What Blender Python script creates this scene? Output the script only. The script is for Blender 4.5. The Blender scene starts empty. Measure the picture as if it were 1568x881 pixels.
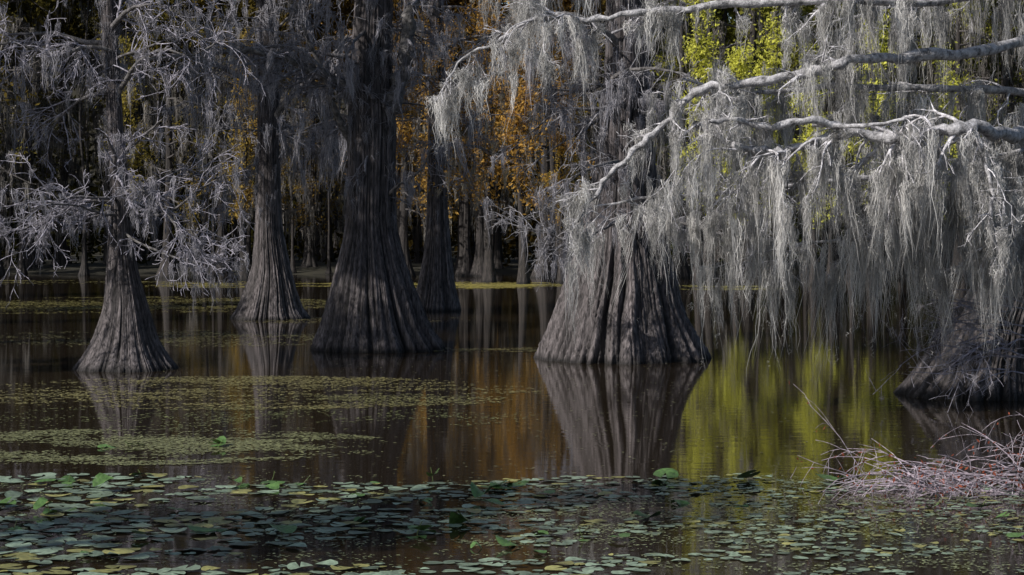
import bpy, math, numpy as np
from mathutils import Vector
rng = np.random.default_rng(11)
U = rng.uniform
scene = bpy.context.scene

# ------------------------------------------------------------------ helpers
class Buf:
    def __init__(s): s.V=[];s.F=[];s.C=[];s.n=0
    def add(s,V,F,C):
        V=np.asarray(V,float).reshape(-1,3)
        C=np.asarray(C,float)
        if C.ndim==1: C=np.tile(C,(len(V),1))
        s.V.append(V); s.F.append(np.asarray(F,int)+s.n); s.C.append(C); s.n+=len(V)

def obj_from(buf,name,mat,parent=None,smooth=True):
    me=bpy.data.meshes.new(name)
    V=np.concatenate(buf.V); C=np.concatenate(buf.C)
    loops=np.concatenate([f.ravel() for f in buf.F])
    tot=np.concatenate([np.full(f.shape[0],f.shape[1]) for f in buf.F])
    start=np.concatenate([[0],np.cumsum(tot)[:-1]])
    me.vertices.add(len(V)); me.vertices.foreach_set("co",V.astype(np.float32).ravel())
    me.loops.add(len(loops)); me.loops.foreach_set("vertex_index",loops.astype(np.int32))
    me.polygons.add(len(tot)); me.polygons.foreach_set("loop_start",start.astype(np.int32))
    me.update(calc_edges=True)
    me.polygons.foreach_set("use_smooth",np.full(len(tot),smooth))
    a=me.color_attributes.new("Col","FLOAT_COLOR","POINT")
    a.data.foreach_set("color",np.concatenate([C,np.ones((len(C),1))],1).astype(np.float32).ravel())
    me.materials.append(mat)
    o=bpy.data.objects.new(name,me); scene.collection.objects.link(o)
    if parent: o.parent=parent
    return o

def empty(name):
    e=bpy.data.objects.new(name,None); scene.collection.objects.link(e); return e

def tube(buf,P,R,sides,col):
    P=np.asarray(P,float); R=np.asarray(R,float); n=len(P)
    T=np.gradient(P,axis=0); T/=np.linalg.norm(T,axis=1)[:,None]+1e-9
    m=np.abs(T.mean(0)); ref=np.zeros(3); ref[np.argmin(m)]=1
    A=np.cross(T,ref); A/=np.linalg.norm(A,axis=1)[:,None]+1e-9
    B=np.cross(T,A)
    th=np.arange(sides)*2*np.pi/sides
    V=P[:,None,:]+R[:,None,None]*(A[:,None,:]*np.cos(th)[None,:,None]+B[:,None,:]*np.sin(th)[None,:,None])
    i=np.arange(n-1)[:,None]*sides; j=np.arange(sides)[None,:]; k=(j+1)%sides
    F=np.stack([i+j,i+k,i+sides+k,i+sides+j],-1).reshape(-1,4)
    buf.add(V.reshape(-1,3),F,col)

def wander(p,d,L,n,droop,jit):
    p=np.array(p,float); d=np.array(d,float); d/=np.linalg.norm(d)
    out=[p.copy()]
    for i in range(n):
        d=d+rng.normal(0,jit,3); d[2]-=droop; d/=np.linalg.norm(d)
        p=p+d*L/n; out.append(p.copy())
    return np.array(out)

def grow(buf,anch,p,d,L,r,lev,droop=0.05,jit=0.16,col=(.14,.13,.13),kids=5,tipcol=None,rmin=.003):
    n=max(4,int(5+L*2)) if lev<2 else 4
    P=wander(p,d,L,n,droop,jit)
    R=np.linspace(r,max(r*0.3,rmin),len(P))
    tube(buf,P,R,[8,6,4,3,3][min(lev,4)],col)
    for q in P[1:]: anch.append((q[0],q[1],q[2],lev))
    if lev>=3 or L<0.15: return
    k=kids if lev<2 else max(3,kids-1)
    for _ in range(k):
        t=U(0.15,1)*(len(P)-1); i=min(int(t),len(P)-2); q=P[i]+(P[i+1]-P[i])*(t-i)
        T=P[i+1]-P[i]; T/=np.linalg.norm(T)
        nd=T*0.8+rng.normal(0,0.55,3); nd[2]-=droop*1.5
        grow(buf,anch,q,nd,L*U(0.28,0.6),max(R[i]*0.55,rmin),lev+1,droop,jit,tipcol or col,kids,tipcol,rmin)

def smooth_path(pts,per=5,jit=0.02):
    pts=np.array(pts,float); n=len(pts); out=[]
    for i in range(n-1):
        p0=pts[max(i-1,0)];p1=pts[i];p2=pts[i+1];p3=pts[min(i+2,n-1)]
        for t in np.arange(per)/per:
            out.append(.5*((2*p1)+(-p0+p2)*t+(2*p0-5*p1+4*p2-p3)*t*t+(-p0+3*p1-3*p2+p3)*t**3))
    out.append(pts[-1]); out=np.array(out); out[1:-1]+=rng.normal(0,jit,out[1:-1].shape); return out

def limb(buf,anch,pts,r0,r1,side=0.9,nk=14,droop=0.06,col=(.16,.15,.15),tip=(.3,.29,.3),lev=1,kids=4,rmin=.004):
    P=smooth_path(pts,5,r0*0.2)
    R=np.linspace(r0,r1,len(P))*(1+0.18*rng.normal(0,1,len(P)).clip(-1,1.4))
    tube(buf,P,R,9,col)
    for q in P[2:]: anch.append((q[0],q[1],q[2],0))
    for _ in range(nk):
        i=rng.integers(len(P)//6,len(P)-1)
        T=P[i+1]-P[i]; T/=np.linalg.norm(T)
        nd=T*0.6+rng.normal(0,0.6,3)
        grow(buf,anch,P[i],nd,side*U(.4,1.1),max(R[i]*.35,.008),lev,droop,.18,tip,kids,tip,rmin)
    return P

def moss(buf,A,L,Rd,n,K,w,col,sway=.12,wob=.03,conv=.75,zj=.03):
    A=np.asarray(A,float)[:,:3]; M=len(A)
    if M==0: return
    L=np.broadcast_to(L,(M,)); Rd=np.broadcast_to(Rd,(M,))
    L=np.minimum(L,A[:,2]-.15).clip(.02)
    col=np.asarray(col,float); col=np.broadcast_to(col,(M,3))
    idx=np.repeat(np.arange(M),n); Nn=M*n
    q=np.sqrt(rng.random(Nn)); th=rng.random(Nn)*2*np.pi
    ox=Rd[idx]*q*np.cos(th); oy=Rd[idx]*q*np.sin(th)
    ln=L[idx]*(rng.random(Nn)**1.5*.9+.1)*(1-.45*q)
    sv=rng.normal(0,sway,(M,2))[idx]+rng.normal(0,sway*.5,(Nn,2))
    t=np.linspace(0,1,K+1)[None,:]
    ph=rng.random((Nn,2))*6.28; fr=U(3,14,(Nn,2))
    wa=wob*U(.3,1.3,(Nn,1))
    c=(1-conv*t)
    X=A[idx,0][:,None]+ox[:,None]*c+sv[:,:1]*ln[:,None]*t**1.4+wa*np.sin(fr[:,:1]*t+ph[:,:1])
    Y=A[idx,1][:,None]+oy[:,None]*c+sv[:,1:]*ln[:,None]*t**1.4+wa*np.sin(fr[:,1:]*t+ph[:,1:])
    Z=A[idx,2][:,None]+rng.normal(0,zj,Nn)[:,None]-ln[:,None]*t
    W=w*U(.45,1.4,(Nn,1))*(1.02-t)**.6*.5
    al=rng.random((Nn,1))*np.pi
    V=np.stack([np.stack([X-W*np.cos(al),Y-W*np.sin(al),Z],-1),np.stack([X+W*np.cos(al),Y+W*np.sin(al),Z],-1)],2)
    V=V.reshape(-1,3)
    b=(np.arange(Nn)*(K+1)*2)[:,None]+np.arange(K)[None,:]*2
    F=np.stack([b,b+1,b+3,b+2],-1).reshape(-1,4)
    C=np.repeat(col[idx]*U(.6,1.2,(Nn,1)),(K+1)*2,axis=0)
    buf.add(V,F,C)

def fuzz(buf,A,L,Rd,per,n,w,col,size=.22):
    """short side curls along the hanging festoons, which make them woolly"""
    A=np.asarray(A,float)[:,:3]; M=len(A)
    i=np.repeat(np.arange(M),per); t=rng.random(M*per)**1.2*.8
    B=A[i].copy(); B[:,2]-=t*L[i]; B[:,:2]+=rng.normal(0,1,(M*per,2))*(Rd[i]*.35*(1-.6*t))[:,None]
    moss(buf,B,np.minimum(U(.3,1,M*per)*size,L[i]*.5),Rd[i]*.5*(1-.5*t),n,3,w,np.asarray(col)[i] if np.ndim(col)>1 else col,sway=.45,wob=.03,conv=-.3,zj=.05)

def leaves(buf,P,size,col,flat=False):
    P=np.asarray(P,float); n=len(P)
    if n==0: return
    a=rng.normal(0,1,(n,3)); 
    if flat: a[:,2]*=.0
    a/=np.linalg.norm(a,axis=1)[:,None]
    b=np.cross(a,np.array([0,0,1.])) if flat else np.cross(a,rng.normal(0,1,(n,3)))
    b/=np.linalg.norm(b,axis=1)[:,None]+1e-9
    s=(size*U(.5,1.4,n))[:,None]
    V=np.stack([P-a*s,P-b*s*.45,P+a*s,P+b*s*.45],1).reshape(-1,3)
    F=np.arange(n*4).reshape(n,4)
    C=np.repeat(np.broadcast_to(np.asarray(col,float),(n,3))*U(.6,1.35,(n,1)),4,axis=0)
    buf.add(V,F,C)

def trunk(buf,cx,cy,prof,seed,nl=8,amp=.17,nA=420,nR=160,col=(1,1,1)):
    """prof: list of (z, centre_x, radius)"""
    r=np.random.default_rng(seed)
    pz=np.array([p[0] for p in prof]);px=np.array([p[1] for p in prof]);pr=np.array([p[2] for p in prof])
    u=np.linspace(0,1,nR); z=pz[0]+(pz[-1]-pz[0])*u**1.9
    x=np.interp(z,pz,px); rr=np.interp(z,pz,pr)
    ker=np.ones(5)/5
    rs=np.convolve(np.pad(rr,2,'edge'),ker,'valid'); xs=np.convolve(np.pad(x,2,'edge'),ker,'valid')
    rb=rr[0]
    th=np.linspace(0,2*np.pi,nA,endpoint=False)[None,:]; Z=z[:,None]
    f=r.random(16)*6.28
    tw=th+.25*np.sin(th+f[0])+.14*np.sin(2*th+f[1])+.05*np.sin(5*th+f[12])+.05*np.sin(1.1*Z+f[2])+.014*np.sin(3.1*Z+th*2+f[3])
    k=np.clip((rs/rb),0,1)[:,None]
    a1=amp*k**1.2+.035
    lobes=np.abs(np.sin(nl*tw/2+f[4]))**.7-.68
    lobes2=np.abs(np.sin((nl*2.5)//1*tw/2+f[5]+.8*np.sin(2*th+f[6])+.5*np.sin(1.3*Z+3*th)))**.8-.65
    med=np.abs(np.sin(round(nl*4.5)*tw/2+f[7]+1.6*np.sin(3*th+f[8])+1.1*np.sin(.9*Z+2*th)))-.62
    med*= .6+.5*np.sin(7*th+1.7*Z+f[13])*np.sin(4*th-1.1*Z+f[14])
    amp2=.6+.4*np.sin(3*th+f[9])
    R=rs[:,None]*(1+a1*lobes*(.65+.35*np.sin(2*th+f[10]))+.6*a1*amp2*lobes2+.5*(a1+.02)*med+.015*r.normal(0,1,(1,nA))+.006*r.normal(0,1,(nR,nA))+.025*np.sin(2*Z+th+f[11])*k)
    X=xs[:,None]+R*np.cos(th); Y=cy+R*np.sin(th); ZZ=Z+0*th
    V=np.stack([X,Y,ZZ],-1).reshape(-1,3)
    i=np.arange(nR-1)[:,None]*nA; j=np.arange(nA)[None,:]; kk=(j+1)%nA
    F=np.stack([i+j,i+kk,i+nA+kk,i+nA+j],-1).reshape(-1,4)
    g=np.clip(.60+1.3*(lobes*.3+lobes2*amp2*.4+med*.6),.10,1.35)   # grooves darker, ridges paler
    C=np.stack([g,g,g],-1).reshape(-1,3)*np.array(col)
    buf.add(V,F,C)

def bark_moss(buf,prof,cy,z0,z1,n,ml,w,col):
    """moss tufts caught on the bark of the trunk itself"""
    pz=[p[0] for p in prof];px=[p[1] for p in prof];pr=[p[2] for p in prof]
    z=U(z0,z1,n); a=U(0,6.28,n); r=np.interp(z,pz,pr)*1.08
    A=np.stack([np.interp(z,pz,px)+r*np.cos(a),cy+r*np.sin(a),z],1)
    moss(buf,A,U(.2,1,n)**1.3*ml,U(.05,.18,n),24,5,w,np.asarray(col)*U(.5,1.1,(n,1)),sway=.06)

# ------------------------------------------------------------------ materials
def mat(name):
    m=bpy.data.materials.new(name); m.use_nodes=True; nt=m.node_tree; nt.nodes.clear()
    out=nt.nodes.new("ShaderNodeOutputMaterial"); return m,nt,out
def N(nt,t,**k):
    n=nt.nodes.new(t)
    for a,b in k.items(): setattr(n,a,b)
    return n
def bark_mat(name,base,light):
    m,nt,out=mat(name); L=nt.links.new
    pb=N(nt,"ShaderNodeBsdfPrincipled"); pb.inputs["Roughness"].default_value=.8
    geo=N(nt,"ShaderNodeNewGeometry"); mp=N(nt,"ShaderNodeMapping"); mp.inputs["Scale"].default_value=(12,12,1.8)
    L(geo.outputs["Position"],mp.inputs[0])
    nz=N(nt,"ShaderNodeTexNoise"); nz.inputs["Scale"].default_value=1.5; nz.inputs["Detail"].default_value=7; nz.inputs["Roughness"].default_value=.7
    L(mp.outputs[0],nz.inputs["Vector"])
    rp=N(nt,"ShaderNodeValToRGB"); rp.color_ramp.elements[0].position=.38; rp.color_ramp.elements[1].position=.66
    rp.color_ramp.elements[0].color=(*base,1); rp.color_ramp.elements[1].color=(*light,1)
    L(nz.outputs["Fac"],rp.inputs[0])
    at=N(nt,"ShaderNodeVertexColor",layer_name="Col")
    mx=N(nt,"ShaderNodeMix",data_type='RGBA',blend_type='MULTIPLY'); mx.inputs[0].default_value=1
    L(rp.outputs[0],mx.inputs[6]); L(at.outputs[0],mx.inputs[7])
    # wet tide band at the water line
    sp=N(nt,"ShaderNodeSeparateXYZ"); L(geo.outputs["Position"],sp.inputs[0])
    mr=N(nt,"ShaderNodeMapRange"); mr.inputs[1].default_value=.03; mr.inputs[2].default_value=.16; mr.inputs[3].default_value=.2; mr.inputs[4].default_value=1
    L(sp.outputs[2],mr.inputs[0])
    mx2=N(nt,"ShaderNodeMix",data_type='RGBA',blend_type='MULTIPLY'); mx2.inputs[0].default_value=1
    L(mx.outputs[2],mx2.inputs[6]); L(mr.outputs[0],mx2.inputs[7])
    L(mx2.outputs[2],pb.inputs["Base Color"])
    bp=N(nt,"ShaderNodeBump"); bp.inputs["Strength"].default_value=.9; bp.inputs["Distance"].default_value=.06
    L(nz.outputs["Fac"],bp.inputs["Height"]); L(bp.outputs[0],pb.inputs["Normal"])
    L(pb.outputs[0],out.inputs[0]); return m
def twig_mat(name):
    m,nt,out=mat(name); L=nt.links.new
    pb=N(nt,"ShaderNodeBsdfPrincipled"); pb.inputs["Roughness"].default_value=.75
    geo=N(nt,"ShaderNodeNewGeometry")
    nz=N(nt,"ShaderNodeTexNoise"); nz.inputs["Scale"].default_value=9; nz.inputs["Detail"].default_value=6; nz.inputs["Roughness"].default_value=.7
    L(geo.outputs["Position"],nz.inputs["Vector"])
    at=N(nt,"ShaderNodeVertexColor",layer_name="Col")
    mr=N(nt,"ShaderNodeMapRange"); mr.inputs[1].default_value=.35; mr.inputs[2].default_value=.65; mr.inputs[3].default_value=.2; mr.inputs[4].default_value=1.4
    L(nz.outputs["Fac"],mr.inputs[0])
    mx=N(nt,"ShaderNodeMix",data_type='RGBA',blend_type='MULTIPLY'); mx.inputs[0].default_value=1
    L(at.outputs[0],mx.inputs[6]); L(mr.outputs[0],mx.inputs[7]); L(mx.outputs[2],pb.inputs["Base Color"])
    bp=N(nt,"ShaderNodeBump"); bp.inputs["Distance"].default_value=.06; L(nz.outputs["Fac"],bp.inputs["Height"]); L(bp.outputs[0],pb.inputs["Normal"])
    L(pb.outputs[0],out.inputs[0]); return m
def thin_mat(name,trans=.5,world_col=None):
    m,nt,out=mat(name); L=nt.links.new
    at=N(nt,"ShaderNodeVertexColor",layer_name="Col"); src=at.outputs[0]
    if world_col:
        geo=N(nt,"ShaderNodeNewGeometry"); sp=N(nt,"ShaderNodeSeparateXYZ"); L(geo.outputs["Position"],sp.inputs[0])
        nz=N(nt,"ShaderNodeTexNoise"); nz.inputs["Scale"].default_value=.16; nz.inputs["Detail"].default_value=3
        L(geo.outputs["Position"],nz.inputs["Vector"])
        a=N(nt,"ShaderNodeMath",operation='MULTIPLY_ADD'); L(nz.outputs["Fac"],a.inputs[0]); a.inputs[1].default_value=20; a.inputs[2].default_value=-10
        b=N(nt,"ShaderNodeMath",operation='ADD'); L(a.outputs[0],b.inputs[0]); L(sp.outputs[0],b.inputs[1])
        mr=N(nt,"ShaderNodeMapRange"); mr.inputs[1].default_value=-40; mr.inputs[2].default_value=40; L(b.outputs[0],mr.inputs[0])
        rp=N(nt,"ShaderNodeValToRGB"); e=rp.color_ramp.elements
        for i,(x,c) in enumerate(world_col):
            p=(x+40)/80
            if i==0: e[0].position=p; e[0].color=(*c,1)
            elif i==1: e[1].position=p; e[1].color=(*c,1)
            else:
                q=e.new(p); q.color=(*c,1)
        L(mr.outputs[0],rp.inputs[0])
        mx=N(nt,"ShaderNodeMix",data_type='RGBA',blend_type='MULTIPLY'); mx.inputs[0].default_value=1
        L(rp.outputs[0],mx.inputs[6]); L(src,mx.inputs[7]); src=mx.outputs[2]
    d=N(nt,"ShaderNodeBsdfDiffuse"); t=N(nt,"ShaderNodeBsdfTranslucent"); s=N(nt,"ShaderNodeMixShader"); s.inputs[0].default_value=trans
    L(src,d.inputs[0]); L(src,t.inputs[0]); L(d.outputs[0],s.inputs[1]); L(t.outputs[0],s.inputs[2]); L(s.outputs[0],out.inputs[0]); return m

M_bark=bark_mat("cypress_bark",(.028,.023,.024),(.26,.228,.235))
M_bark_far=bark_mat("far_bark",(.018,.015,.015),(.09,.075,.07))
M_twig=twig_mat("twig_bark")
M_moss=thin_mat("spanish_moss_mat",.35)
M_leaf=thin_mat("leaf_mat",.5)
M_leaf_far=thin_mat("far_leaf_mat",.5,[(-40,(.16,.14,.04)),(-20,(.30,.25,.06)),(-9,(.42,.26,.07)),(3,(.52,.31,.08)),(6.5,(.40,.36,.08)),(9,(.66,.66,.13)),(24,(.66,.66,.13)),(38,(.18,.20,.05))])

# ------------------------------------------------------------------ water and ground
def grid_obj(name,x0,x1,y0,y1,nx,ny,zf,m):
    b=Buf(); xs=np.linspace(x0,x1,nx); ys=np.linspace(y0,y1,ny)
    X,Y=np.meshgrid(xs,ys); V=np.stack([X,Y,zf(X,Y)],-1).reshape(-1,3)
    i=(np.arange(ny-1)[:,None]*nx+np.arange(nx-1)[None,:])
    b.add(V,np.stack([i,i+1,i+nx+1,i+nx],-1).reshape(-1,4),(1,1,1)); return obj_from(b,name,m)
m,nt,out=mat("swamp_water"); L=nt.links.new
pb=N(nt,"ShaderNodeBsdfPrincipled"); pb.inputs["Base Color"].default_value=(.020,.014,.008,1); pb.inputs["Roughness"].default_value=.04; pb.inputs["IOR"].default_value=1.5
geo=N(nt,"ShaderNodeNewGeometry"); mp=N(nt,"ShaderNodeMapping"); mp.inputs["Scale"].default_value=(.8,2.6,1); L(geo.outputs["Position"],mp.inputs[0])
nz=N(nt,"ShaderNodeTexNoise"); nz.inputs["Scale"].default_value=1.3; nz.inputs["Detail"].default_value=3; L(mp.outputs[0],nz.inputs["Vector"])
bp=N(nt,"ShaderNodeBump"); bp.inputs["Strength"].default_value=.09; bp.inputs["Distance"].default_value=.02
L(nz.outputs["Fac"],bp.inputs["Height"]); L(bp.outputs[0],pb.inputs["Normal"]); L(pb.outputs[0],out.inputs[0]); M_water=m
grid_obj("lake_water",-900,900,-300,1500,2,2,lambda X,Y:X*0,M_water)
m,nt,out=mat("leaf_litter_ground"); L=nt.links.new
pb=N(nt,"ShaderNodeBsdfPrincipled"); pb.inputs["Roughness"].default_value=.9
geo=N(nt,"ShaderNodeNewGeometry")
nz=N(nt,"ShaderNodeTexNoise"); nz.inputs["Scale"].default_value=.9; nz.inputs["Detail"].default_value=8; L(geo.outputs["Position"],nz.inputs["Vector"])
rp=N(nt,"ShaderNodeValToRGB"); rp.color_ramp.elements[0].color=(.006,.006,.004,1); rp.color_ramp.elements[1].color=(.035,.03,.014,1)
L(nz.outputs["Fac"],rp.inputs[0]); L(rp.outputs[0],pb.inputs["Base Color"]); L(pb.outputs[0],out.inputs[0])
def gz(X,Y):
    s=122+3*np.sin(X*.11)+2*np.sin(X*.31+1)
    backdrop=25*np.clip((Y-176)/22,0,1)**.7+2*np.sin(X*.21)*np.clip((Y-176)/22,0,1)  # added dark rise behind the trees, shuts out sky between trunks
    return np.clip((Y-s)*.08,-1.5,.5)+.06*np.sin(X*.9)*np.sin(Y*.7)+backdrop
grid_obj("ground",-1000,1000,-350,1600,401,401,gz,m)

# ------------------------------------------------------------------ main trees
moss_col=np.array([.42,.41,.45])
def pick(anch,n,zmin=None,zmax=None,maxlev=3):
    A=np.array([a for a in anch if a[3]<=maxlev and (zmin is None or a[2]>zmin) and (zmax is None or a[2]<zmax)])
    if len(A)==0: return A
    return A[rng.integers(0,len(A),n)]

def canopy(bufT,bufL,bufM,cx,cy,z0,z1,rad,nl,colL,size=.12,nlimb=10,nmoss=40):  # crown above the view, added and placed to cast shade
    an=[]
    for i in range(nlimb):
        z=U(z0,z1); a=U(0,6.28)
        grow(bufT,an,(cx,cy,z),(math.cos(a),math.sin(a),U(.1,.6)),rad*U(.6,1.1),.09,1,.02,.14,(.13,.12,.12),4)
    A=np.array(an)
    P=A[rng.integers(0,len(A),nl)][:,:3]+rng.normal(0,.3,(nl,3))
    leaves(bufL,P,size,colL)
    a2=pick(an,nmoss); moss(bufM,a2,U(.8,2.2,len(a2)),.2,18,4,.02,moss_col)

def cypress(prof,cy,seed,nl,limbs,nrand,zr,nmoss,mlen,canopy_args=None,orange=0,sc=1.0,leafcol=(.3,.16,.03),mcol=moss_col,strands=28,w=.011,rlen=2.4,rmin=.006,bm_args=None,tip=(.28,.27,.30)):
    root=empty("cypress_tree"); root.location=(prof[0][1],cy,0)
    bt,bl,bm,bf=Buf(),Buf(),Buf(),Buf(); an=[]
    trunk(bt,0,cy,[(-.5,prof[0][1],prof[0][2]*1.05)]+prof,seed,nl)
    pz=[p[0] for p in prof];px=[p[1] for p in prof]
    for (pts,r0,r1,side,nk) in limbs: limb(bl,an,pts,r0,r1,side,nk,rmin=rmin,tip=tip)
    for i in range(nrand):
        z=U(*zr); a=U(0,6.28); x=np.interp(z,pz,px)
        grow(bl,an,(x,cy,z),(math.cos(a),math.sin(a)*.8,U(-.15,.45)),rlen*U(.5,1.1),U(.03,.07),0,.035,.14,(.15,.14,.145),5,tip,rmin)
    a=pick(an,nmoss)
    if len(a): moss(bm,a,U(.25,1,len(a))**1.8*mlen,U(.04,.16,len(a))*sc,strands,5,w,mcol*U(.7,1.2,(len(a),1)))
    if bm_args: bark_moss(bm,prof,cy,*bm_args)
    if orange:
        P=pick(an,orange)[:,:3]; P=P+rng.normal(0,.16,P.shape); leaves(bf,P,.055,leafcol)
    if canopy_args: canopy(bl,bf,bm,np.interp(15,pz,px),cy,*canopy_args)
    inv=(-root.location[0],-root.location[1],0)
    for b,nm,mt in ((bt,"trunk",M_bark),(bl,"limbs",M_twig),(bm,"spanish_moss",M_moss),(bf,"foliage",M_leaf)):
        if b.n:
            o=obj_from(b,nm,mt,root); o.location=inv
    return root

# left slim tree
cypress([(0,-8.08,1.05),(.25,-8.08,.86),(.6,-8.08,.67),(1.29,-8.08,.45),(1.97,-8.15,.33),(2.66,-8.2,.25),(3.6,-8.2,.19),(5,-8.3,.165),(7.7,-8.45,.15),(16,-8.4,.08)],41,1,7,
 [([(-8.2,41,6.6),(-8.8,40.6,6.7),(-9.5,40.4,6.5),(-10.3,40.2,6.75),(-11,40,6.4)],.05,.012,1.2,18),
  ([(-8.3,41,5.6),(-7.8,40.5,6.3),(-7.2,40.4,6.6),(-6.6,40.4,6.5),(-6,40.3,6.8)],.05,.012,1.2,18),
  ([(-8.2,41,3.6),(-7.8,40.4,3.75),(-7.3,40.2,3.5),(-6.9,40.1,3.0),(-6.6,40,2.6),(-6.2,40,2.3)],.045,.012,1.0,34),
  ([(-8.2,41,3.4),(-8.8,40.5,3.5),(-9.5,40.3,3.1),(-10.2,40.2,2.9),(-10.9,40,2.9)],.045,.012,1.0,34),
  ([(-8.2,41,2.9),(-7.6,40.3,2.6),(-6.9,40,2.35),(-6.2,40,2.2),(-5.7,40,2.3)],.03,.01,.7,18)],
 16,(3,8.5),270,1.2,(10.5,16,5.5,7000,(.10,.12,.03)),bm_args=(3,8,70,.9,.011,moss_col),rmin=.007,tip=(.42,.40,.47))
# large central tree
cypress([(0,-3.27,1.55),(.25,-3.3,1.42),(.55,-3.33,1.26),(1.34,-3.35,1.02),(2.13,-3.39,.79),(2.92,-3.42,.61),(4.03,-3.41,.55),(5.3,-3.39,.58),(6.2,-3.43,.50),(8.5,-3.35,.45),(20,-3.2,.15)],47.5,2,8,
 [([(-3.3,47.5,4.9),(-2.9,47.3,5.9),(-2.6,47.2,7.0),(-2.4,47,8.3),(-2.3,47,10)],.25,.13,1.3,10),
  ([(-3.6,47.5,5.8),(-4.3,47,6.5),(-5.2,46.8,6.9),(-6.2,46.6,7.15),(-7.2,46.5,7.1)],.16,.05,1.5,30),
  ([(-3.6,47.5,4.6),(-4.2,47,5.6),(-4.5,46.8,6.6),(-5.0,46.6,7.8)],.10,.04,1.3,16),
  ([(-3.2,47.5,3.4),(-2.8,47,3.9),(-2.2,46.8,4.3),(-1.9,46.8,4.9)],.05,.015,.9,8)],
 14,(5,10),340,1.9,(12,19,5.5,8000,(.12,.13,.03)),bm_args=(3.2,10,120,1.3,.012,moss_col*.8))
# tree left of centre
cypress([(0,-7.8,1.2),(.3,-7.8,1.0),(.8,-7.77,.84),(1.64,-7.75,.60),(2.9,-7.83,.43),(5,-7.84,.35),(7.1,-7.84,.33),(10.2,-7.9,.25),(22,-7.9,.1)],63,3,7,
 [([(-7.8,63,7),(-8.8,62.5,7.8),(-10.2,62,8.3),(-11.8,62,8.2)],.12,.04,1.6,16),
  ([(-7.8,63,6.2),(-7,62.5,7.2),(-6,62.3,8),(-5.2,62,9)],.12,.04,1.6,14)],
 18,(4.5,13),340,2.5,(14,21,5.5,7000,(.16,.13,.03)),rlen=3.2,w=.018,strands=26,sc=1.3,rmin=.009,bm_args=(3,12,90,1.6,.017,moss_col*.8))
# slim tree right of centre with autumn foliage
cypress([(0,-2.67,.85),(.4,-2.65,.74),(1.05,-2.64,.60),(1.97,-2.62,.47),(3.35,-2.62,.37),(6.3,-2.65,.29),(10.9,-2.65,.23),(22,-2.6,.1)],69,4,6,
 [([(-2.6,69,5.4),(-1.6,68.5,5.8),(-.6,68.3,5.5),(.4,68,5.3)],.07,.02,1.3,14),
  ([(-2.6,69,9),(-1.4,68.3,9.6),(-.2,68,9.3),(1,68,9.0)],.09,.02,1.5,18)],
 20,(5,13),150,1.7,(14,21,5.5,7000,(.30,.16,.03)),orange=9000,leafcol=(.38,.21,.05),rlen=3.2,w=.018,strands=26,sc=1.2,mcol=np.array([.44,.39,.30]),rmin=.009,bm_args=(3,12,60,1.4,.017,moss_col*.8))
# broad right-of-centre tree
cypress([(-.08,2.46,1.9),(.2,2.46,1.8),(.43,2.46,1.68),(1.02,2.45,1.43),(1.75,2.49,1.2),(2.49,2.51,1.0),(3.66,2.54,.76),(5.13,2.57,.56),(6.6,2.57,.47),(8.1,2.57,.42),(20,2.6,.15)],44.2,5,11,
 [([(2.5,43.6,3.2),(2,41.8,2.95),(1.3,41.2,2.65),(.7,41,2.85),(.1,41,2.97)],.05,.012,.9,28),
  ([(2.6,43.6,3.3),(3.4,41.8,3.1),(4.3,41.2,2.85),(5.0,41,2.7)],.05,.015,.9,14),
  ([(2.5,43.8,4.4),(1.9,42,4.3),(1.3,41.5,4.0),(.9,41.3,3.6)],.05,.012,.9,14),
  ([(2.5,43.8,5.6),(2.2,42.8,6.2),(2.9,42.3,6.4),(3.8,42,6.2)],.06,.02,1.0,16),
  ([(2.5,44,7),(1.4,43.2,7.6),(.2,43,7.4),(-.8,43,7.0)],.1,.03,1.4,18)],
 12,(4.5,9.5),330,1.6,(12,19,5.0,7000,(.13,.14,.03)),bm_args=(3,9,110,1.2,.012,moss_col),tip=(.36,.35,.38))

# right-edge tree with the great overhanging limbs
root=empty("cypress_tree"); root.location=(8.2,34.5,0)
bt,bl,bm,bf=Buf(),Buf(),Buf(),Buf()
prof=[(-.5,8.25,1.45),(0,8.25,1.35),(.25,8.3,1.2),(.56,8.36,1.05),(1.24,8.55,.82),(1.92,8.85,.64),(2.94,9.3,.5),(4.64,9.8,.45),(8,10.2,.4),(18,10.3,.15)]
trunk(bt,0,34.8,prof,6,9,col=(.65,.65,.65))
cg=(.46,.45,.47); tp=(.70,.68,.72)
def HL(pts,r0,r1,side,nk,nm,ml,droop=.08,n=34,jr=(.03,.14),bright=1.0,maxlev=3,w=.0085,rare=1.6,wmax=9.6):
    an=[]; limb(bl,an,pts,r0,r1,side,nk,droop,cg,tp,1,4,rmin=.005)
    A=pick([a for a in an if a[0]<wmax],nm,maxlev=maxlev)
    L_=U(.12,1,len(A))**rare*ml; R_=U(jr[0],jr[1],len(A)); C_=np.array([.92,.905,.89])*bright*U(.42,1.0,(len(A),1))
    moss(bm,A,L_,R_,n,7,w,C_,sway=.09,wob=.035,conv=.7)
    fuzz(bm,A,np.minimum(L_,A[:,2]-.2),R_,2,5,w*.9,C_)
    return an
HL([(9.9,34.4,6.5),(7.75,31.5,5.85),(6.0,30.5,5.6),(5.16,30,5.5),(4.46,30,5.33),(3.66,30,5.17),(2.91,30,5.1),(2.56,30,4.8),(2.16,30,4.4),(1.76,30,4.05),(1.41,30,3.65),(1.16,30,3.3),(.96,30,2.95)],.10,.024,.7,20,120,1.2)
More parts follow.
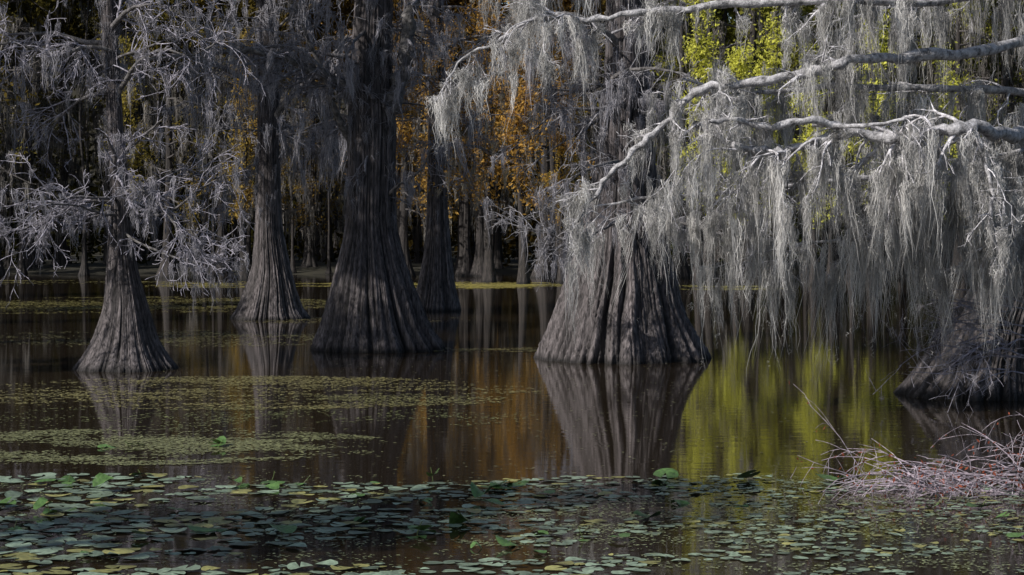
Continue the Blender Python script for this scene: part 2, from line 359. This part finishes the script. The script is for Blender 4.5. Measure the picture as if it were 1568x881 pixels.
HL([(9.6,34.4,4.7),(7.9,31,4.45),(6.96,30,4.5),(6.36,30,4.4),(5.76,30,4.33),(5.16,30,4.45),(4.66,30,4.27),(4.16,30,4.13),(3.66,30,4.17),(3.26,30,4.3),(2.81,30,4.55)],.12,.045,1.2,40,290,2.2,droop=.16)
HL([(5.16,30,4.45),(4.56,29.8,4.6),(3.96,29.8,4.5),(3.36,29.7,4.6),(3.0,29.6,4.55)],.065,.03,.5,6,20,.8)
HL([(4.6,30,4.55),(5.3,29.7,4.5),(6.05,29.6,4.62)],.05,.02,.4,4,14,.7)
HL([(7.06,30,4.52),(7.16,29.9,4.15),(7.31,29.8,3.45),(7.26,29.8,2.95),(7.5,29.8,2.5)],.045,.015,.8,16,80,1.1)
HL([(10,34.4,8.0),(8,31,6.8),(6.6,30.5,6.5),(5.16,30,6.45),(3.66,30,6.4),(2.66,30,6.3),(1.96,30,6.27),(1.16,30,6.15),(.46,30,6.2),(-.14,30,5.85),(-.74,30,5.55),(-1.04,30,5.15)],.09,.014,.75,36,320,1.4)
HL([(10,34.4,9.5),(7,32,8.1),(3.5,31.4,7.6),(1.5,31,7.4),(0,30.8,7.0)],.12,.03,1.2,24,130,2.4)
HL([(9.3,34.4,3.7),(7.4,31.8,3.75),(5.5,31.3,3.75),(4.2,31.2,3.6),(3.2,31.2,3.5),(2.2,31.2,3.45),(1.3,31.2,3.3)],.05,.015,1.0,32,240,2.4,droop=.12)
HL([(9,34.4,3.0),(7.2,32,2.95),(5.8,31.5,2.8),(4.6,31.3,2.7),(3.8,31.2,2.5)],.045,.012,.9,24,190,2.3,droop=.06,rare=1.2)
HL([(9.7,34.4,5.3),(7.6,33,5.3),(5.6,32.6,5.3),(4.0,32.4,5.2),(2.8,32.2,5.4)],.07,.02,1.3,26,230,3.0,bright=.8)
HL([(9.8,34.4,4.2),(9.0,32.2,4.3),(8.2,31.6,4.2),(7.3,31.4,4.0),(6.6,31.2,3.6)],.05,.015,1.0,22,260,3.0,bright=.85,rare=1.0)
HL([(9.8,34,3.5),(9.2,32.2,3.5),(8.5,31.5,3.3),(7.9,31.2,3.0),(7.4,31,2.6)],.04,.012,.8,24,320,2.1,bright=.85,rare=.9)
HL([(10,34.4,6.2),(8.9,32.4,6.8),(7.8,31.8,6.9),(6.4,31.8,6.6),(5.2,31.8,6.3)],.06,.015,1.1,22,210,2.2,bright=.8)
# low sprays in front of the buttress
an=[]
for i in range(26):
    grow(bl,an,(8.4+U(-.6,.3),32.6,U(.5,1.7)),(-1,U(-.7,-.1),U(.0,.4)),U(1.0,2.0),.016,1,.05,.13,(.34,.32,.40),4,(.44,.42,.50))
A=pick(an,100); moss(bm,A,U(.1,.45,len(A)),.05,14,4,.008,(.45,.43,.47))
canopy(bl,bf,bm,10.2,34.8,11,17,5,4000,(.13,.15,.03))
for b,nm,mt in ((bt,"trunk",M_bark),(bl,"limbs",M_twig),(bm,"spanish_moss",M_moss),(bf,"foliage",M_leaf)):
    o=obj_from(b,nm,mt,root); o.location=(-8.2,-34.5,0)

# ------------------------------------------------------------------ forest prototypes
protos=[]
def store(bufs):
    os=[]
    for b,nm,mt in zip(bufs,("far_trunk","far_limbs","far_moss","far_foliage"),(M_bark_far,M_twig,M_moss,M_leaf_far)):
        o=obj_from(b,nm,mt); os.append(o.data); bpy.data.objects.remove(o)
    protos.append(os)
def proto(i,h=27):
    bt,bl,bm,bf=Buf(),Buf(),Buf(),Buf(); an=[]
    rb=U(.55,.95); rt=rb*.27
    prof=[(-.5,0,rb*1.05),(0,0,rb),(.5,0,rb*.68),(1.5,U(-.1,.1),rb*.45),(3,U(-.15,.15),rb*.33),(7,U(-.3,.3),rt),(15,U(-.6,.6),rt*.75),(h,U(-.7,.7),.06)]
    trunk(bt,0,0,prof,40+i,7,nA=72,nR=50,amp=.2)
    for k in range(26):
        z=4.5+(h-6)*(k/26)**.9; a=U(0,6.28)
        grow(bl,an,(0,0,z),(math.cos(a),math.sin(a),U(-.1,.45)),U(2.0,4.2)*(1-.3*z/h),.08,1,.03,.14,(.09,.08,.08),5,None,.012)
    A=np.array(an)
    lo=A[A[:,2]<17.5]; hi=A[A[:,2]>15.5]
    m1=lo[rng.integers(0,len(lo),300)]
    moss(bm,m1,U(.5,3.4,300),U(.08,.32,300),12,4,.045,np.array([.31,.29,.27])*U(.35,1.2,(300,1)),sway=.05,wob=.06)
    P=hi[rng.integers(0,len(hi),7500)][:,:3]+rng.normal(0,.38,(7500,3)); leaves(bf,P,.2,(.40,.40,.40))
    c=lo[rng.integers(0,len(lo),30)][:,:3]
    P=c[rng.integers(0,30,1700)]+rng.normal(0,.34,(1700,3)); leaves(bf,P,.11,(.6,.6,.6))
    store((bt,bl,bm,bf))
def young(i,h=15.5):
    bt,bl,bm,bf=Buf(),Buf(),Buf(),Buf(); an=[]
    prof=[(-.5,0,.42),(0,0,.36),(.8,0,.24),(3,U(-.2,.2),.17),(8,U(-.5,.5),.12),(h,U(-.5,.5),.03)]
    trunk(bt,0,0,prof,60+i,6,nA=40,nR=40,amp=.15)
    for k in range(24):
        z=4.2+(h-4.6)*(k/24); a=U(0,6.28)
        grow(bl,an,(0,0,z),(math.cos(a),math.sin(a),U(0,.8)),U(.3,1.4)*(1-.4*(z-4)/h),.035,2,.03,.18,(.07,.06,.06),4,None,.01)
    A=np.array(an)
    m1=A[rng.integers(0,len(A),90)]; moss(bm,m1,U(.4,1.8,90),U(.08,.2,90),12,4,.04,(.40,.38,.34))
    c=A[rng.integers(0,len(A),60)][:,:3]
    P=c[rng.integers(0,60,3900)]+rng.normal(0,.33,(3900,3)); leaves(bf,P,.11,(1,1,1))
    store((bt,bl,bm,bf))
for i in range(5): proto(i)
for i in range(3): young(i)

forest=empty("distant_forest")
def plant(parent,x,y,k,s=1.0,parts=(0,1,2,3)):
    rot=U(0,6.28); sc=s*U(.8,1.15)
    for j in parts:
        o=bpy.data.objects.new(["trunk","limbs","spanish_moss","foliage"][j],protos[k][j]); scene.collection.objects.link(o)
        o.parent=parent; o.location=(x,y,0); o.rotation_euler=(0,0,rot); o.scale=(sc,sc,sc)
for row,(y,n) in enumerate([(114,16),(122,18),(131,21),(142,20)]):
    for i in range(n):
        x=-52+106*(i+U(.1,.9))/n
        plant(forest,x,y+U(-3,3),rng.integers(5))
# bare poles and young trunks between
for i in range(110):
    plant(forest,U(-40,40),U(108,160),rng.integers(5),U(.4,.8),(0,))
# sunlit young trees along the far edge of the open water
for (x,y,s) in [(9.6,101,.9),(11.3,99,.95),(13.5,101,1.0),(15.1,98,1.0),(18.6,101,1.0),(22.8,103,.9),
                (-6.6,104,.85),(-3.9,102,.95),(-1.2,103,1),(.6,100,1.0),(2.6,102,1.0),(-14.5,106,.8),(-21,106,.8)]:
    plant(forest,x,y,rng.integers(5,8),s)
# dark leaf wall added behind the trunks to block sky, then low growth
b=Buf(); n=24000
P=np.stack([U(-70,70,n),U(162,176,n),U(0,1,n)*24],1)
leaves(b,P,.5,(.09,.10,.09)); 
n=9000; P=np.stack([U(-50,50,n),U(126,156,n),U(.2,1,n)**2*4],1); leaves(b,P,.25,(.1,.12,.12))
obj_from(b,"leaf_wall_undergrowth",M_leaf_far,forest)
# left bank trees added to shade trunks and pads, mostly outside the picture
lb=empty("left_bank_shade_trees")
for (x,y) in [(-15.5,40),(-20,35),(-18,47),(-21,56),(-17.5,59),(-26,64),(-15,11),(-31,76)]:
    plant(lb,x,y,rng.integers(5),.8)

# ------------------------------------------------------------------ floating plants
m,nt,out=mat("pad_mat"); L=nt.links.new
pb=N(nt,"ShaderNodeBsdfPrincipled"); pb.inputs["Roughness"].default_value=.33
at=N(nt,"ShaderNodeVertexColor",layer_name="Col"); geo=N(nt,"ShaderNodeNewGeometry"); nz=N(nt,"ShaderNodeTexNoise"); nz.inputs["Scale"].default_value=22; L(geo.outputs["Position"],nz.inputs["Vector"])
mr=N(nt,"ShaderNodeMapRange"); mr.inputs[1].default_value=.3; mr.inputs[2].default_value=.7; mr.inputs[3].default_value=.6; mr.inputs[4].default_value=1.25; L(nz.outputs["Fac"],mr.inputs[0])
mx=N(nt,"ShaderNodeMix",data_type='RGBA',blend_type='MULTIPLY'); mx.inputs[0].default_value=1
L(at.outputs[0],mx.inputs[6]); L(mr.outputs[0],mx.inputs[7]); L(mx.outputs[2],pb.inputs["Base Color"])
bp=N(nt,"ShaderNodeBump"); bp.inputs["Distance"].default_value=.01; L(nz.outputs["Fac"],bp.inputs["Height"]); L(bp.outputs[0],pb.inputs["Normal"])
L(pb.outputs[0],out.inputs[0]); M_pad=m
def nfield(x,y,s,seed):
    r=np.random.default_rng(seed); v=0
    for k in range(7):
        a=r.uniform(0,6.28); f=s*r.uniform(.6,2.2); v=v+np.sin(f*(x*math.cos(a)+2.2*y*math.sin(a))+r.uniform(0,6.28))
    return v/7
def pads(buf,x,y,r,z,tilt,cup,col,K=13):
    n=len(x); th0=U(0,6.28,n)[:,None]; th=np.linspace(.22,6.06,K)[None,:]+th0
    rad=r[:,None]*(1+.06*np.sin(3*th+th0*3)+.04*rng.normal(0,1,(n,K)))
    el=U(.75,1,n)[:,None]
    X=rad*np.cos(th); Y=rad*np.sin(th)*el
    ta=U(0,6.28,n)[:,None]
    Z=tilt[:,None]*(X*np.cos(ta)+Y*np.sin(ta))+cup[:,None]*(X*np.cos(ta+1)+Y*np.sin(ta+1))**2/np.maximum(r[:,None],.01)+np.abs(tilt[:,None]*r[:,None])
    cx=np.concatenate([np.zeros((n,1)),X],1)+x[:,None]; cy_=np.concatenate([np.zeros((n,1)),Y],1)+y[:,None]
    cz=np.concatenate([np.abs(tilt*r)[:,None],Z],1)+z[:,None]
    V=np.stack([cx,cy_,cz],-1).reshape(-1,3)
    b=(np.arange(n)*(K+1))[:,None]; j=np.arange(1,K)[None,:]
    F=np.stack([b+0*j,b+j,b+j+1],-1).reshape(-1,3)
    buf.add(V,F,np.repeat(col,K+1,axis=0))
b=Buf()
n=9000; y=U(16.6,24.2,n); x=U(-1,1,n)*(y*.28+.6)
f=nfield(x,y,1.5,5)+.3*nfield(x,y,5,6)
edge=np.clip((23.0+.5*np.sin(x*.9)-y)*1.2,-.8,.2)
keep=(f+edge+.2*(y<18.8)*(x<-2.5)-.22*(y<19.0)*(x>-3.2)*(x<6)>.02)
x,y=x[keep],y[keep]; keep=rng.random(len(x))<.55; x,y=x[keep],y[keep]
n=len(x); big=np.clip(.85-x*.07,.35,1.25); r=U(.035,.13,n)*big
order=np.argsort(-r); acc=[]; cell={}
for i in order:
    kx,ky=int(x[i]//.25),int(y[i]//.25); ok=True
    for dx in (-1,0,1):
        for dy in (-1,0,1):
            for j in cell.get((kx+dx,ky+dy),()):
                if (x[i]-x[j])**2+(y[i]-y[j])**2<(.75*(r[i]+r[j]))**2: ok=False;break
    if ok: acc.append(i); cell.setdefault((kx,ky),[]).append(i)
acc=np.array(acc); x,y,r=x[acc],y[acc],r[acc]; n=len(x)
c=np.array([.19,.25,.18])[None,:]*U(.5,1.5,(n,1)); yl=rng.random(n)<.18; c[yl]=np.array([.29,.28,.10])*U(.6,1.2,(yl.sum(),1))
pads(b,x,y,r,.006+.006*rng.random(n),rng.normal(0,.05,n),rng.normal(0,.12,n),c)
pts=U(0,1,(38,2)); yy=17.4+6*pts[:,0]; xx=(pts[:,1]*2-1)*yy*.26
for (ax,ay,k) in [(-.05,22.3,7),(-2.9,22.6,4),(-5.3,22.8,3),(3.8,22.6,5),(-5.4,26.5,4),(-.9,19.0,3),(-4.0,26.4,3),(-4.7,20.4,3)]:
    xx=np.append(xx,ax+rng.normal(0,.16,k)); yy=np.append(yy,ay+rng.normal(0,.12,k))
n=len(xx); c=np.array([.09,.17,.05])[None,:]*U(.6,1.3,(n,1))
pads(b,xx,yy,U(.06,.15,n),U(.005,.04,n),rng.normal(0,.22,n),rng.normal(0,.55,n),c)
for i in range(n):
    if i%3==0: tube(b,wander((xx[i],yy[i],-.02),(rng.normal(0,.4),0,1),U(.08,.2),3,0,.1),[.004]*4,4,(.10,.14,.04))
obj_from(b,"lily_pads",M_pad)
# small debris / duckweed mats
b=Buf()
def mat_patch(cx,cy,rx,ry,n,size,col,seed,th=-.05,s=1.0):
    a=U(0,6.28,n*3); q=np.sqrt(rng.random(n*3)); x=cx+rx*q*np.cos(a); y=cy+ry*q*np.sin(a)
    f=nfield(x,y,s,seed)+.6*nfield(x,y,s*5,seed+1)+.25*nfield(x,y,s*17,seed+2)+.22*rng.normal(0,1,len(x)); k=f>th+.5*(q-.55); x,y=x[k][:n],y[k][:n]; n=len(x)
    leaves(b,np.stack([x,y,np.full(n,.006)+.006*rng.random(n)],1),size,col,flat=True)
mat_patch(-4.8,35.3,5.4,3.6,6000,.044,(.30,.27,.11),21,.12,.6)
mat_patch(-2.6,33.6,2.6,1.3,1300,.04,(.25,.24,.10),22,.05)
mat_patch(-5.4,26.6,4,2.2,8500,.038,(.24,.25,.12),23,.05,1.0)
mat_patch(-4.5,30.5,5,1.9,1300,.036,(.22,.24,.10),43,.15,1.5)
mat_patch(-.6,47.2,2.2,.9,800,.05,(.3,.27,.1),24,-.2)
mat_patch(-14,99,7,5,4500,.13,(.44,.38,.11),25,.30,.45)
mat_patch(-1.6,98,4.5,6,3600,.13,(.46,.40,.11),26,.10,.6)
mat_patch(-25,103,8,4,1600,.13,(.30,.27,.10),36,.35,.4)
mat_patch(10,94,3,4,1000,.12,(.42,.38,.10),27,.1,.5)
mat_patch(-15,74,9,8,6000,.08,(.3,.27,.09),28,0,.7)
mat_patch(-9,52,6,4,1800,.06,(.22,.21,.09),31,0,.8)
mat_patch(-5.2,62,4,2.5,900,.06,(.25,.22,.09),32,0,.8)
mat_patch(0,32,10,14,2200,.03,(.2,.2,.1),29,-.1,.8)
mat_patch(4,20,5,3.5,9000,.024,(.24,.27,.14),30,0,2.2)
mat_patch(-3,20,5,3.5,5000,.022,(.24,.27,.14),33,0.05,2.2)
obj_from(b,"duckweed",M_pad)

# foreground shrub on the right
b=Buf(); an=[]
for i in range(64):
    grow(b,an,(5.5+U(-.8,1.1),22.3+U(-.6,.5),-.05),(-U(.3,1.2),U(-.5,.5),U(.25,.65)),U(.9,1.9),.011,1,.14,.1,(.42,.35,.41),4,(.52,.45,.52))
root=empty("buttonbush_shrub"); obj_from(b,"stems",M_twig,root)
b=Buf(); P=pick(an,1500)[:,:3]; P=P[P[:,2]>.02]; leaves(b,P+rng.normal(0,.03,P.shape),.026,(.34,.10,.06)); obj_from(b,"leaves",M_leaf,root)

# ------------------------------------------------------------------ light, sky, camera
EL=math.radians(38); AZ=math.radians(124)
S=Vector((-math.cos(EL)*math.sin(AZ),math.cos(EL)*math.cos(AZ),math.sin(EL)))
sd=bpy.data.lights.new("sun","SUN"); sd.energy=5; sd.angle=math.radians(.5); sd.color=(1,.95,.88)
so=bpy.data.objects.new("sun",sd); scene.collection.objects.link(so); so.rotation_euler=S.to_track_quat('Z','Y').to_euler(); so.location=(-40,40,50)
w=bpy.data.worlds.new("World"); scene.world=w; w.use_nodes=True; nt=w.node_tree
sky=nt.nodes.new("ShaderNodeTexSky"); sky.sky_type='NISHITA'; sky.sun_disc=False; sky.sun_elevation=EL; sky.sun_rotation=-AZ
nt.links.new(sky.outputs[0],nt.nodes["Background"].inputs[0]); nt.nodes["Background"].inputs[1].default_value=.085
cd=bpy.data.cameras.new("camera"); co=bpy.data.objects.new("camera",cd); scene.collection.objects.link(co)
co.location=(0,0,3); co.rotation_euler=(math.radians(90),0,0); cd.sensor_width=36; cd.lens=36*3000/1568; cd.shift_y=-.0609; cd.clip_end=3000; cd.clip_start=.1
scene.camera=co
scene.view_settings.view_transform='Standard'; scene.view_settings.look='None'; scene.view_settings.exposure=0
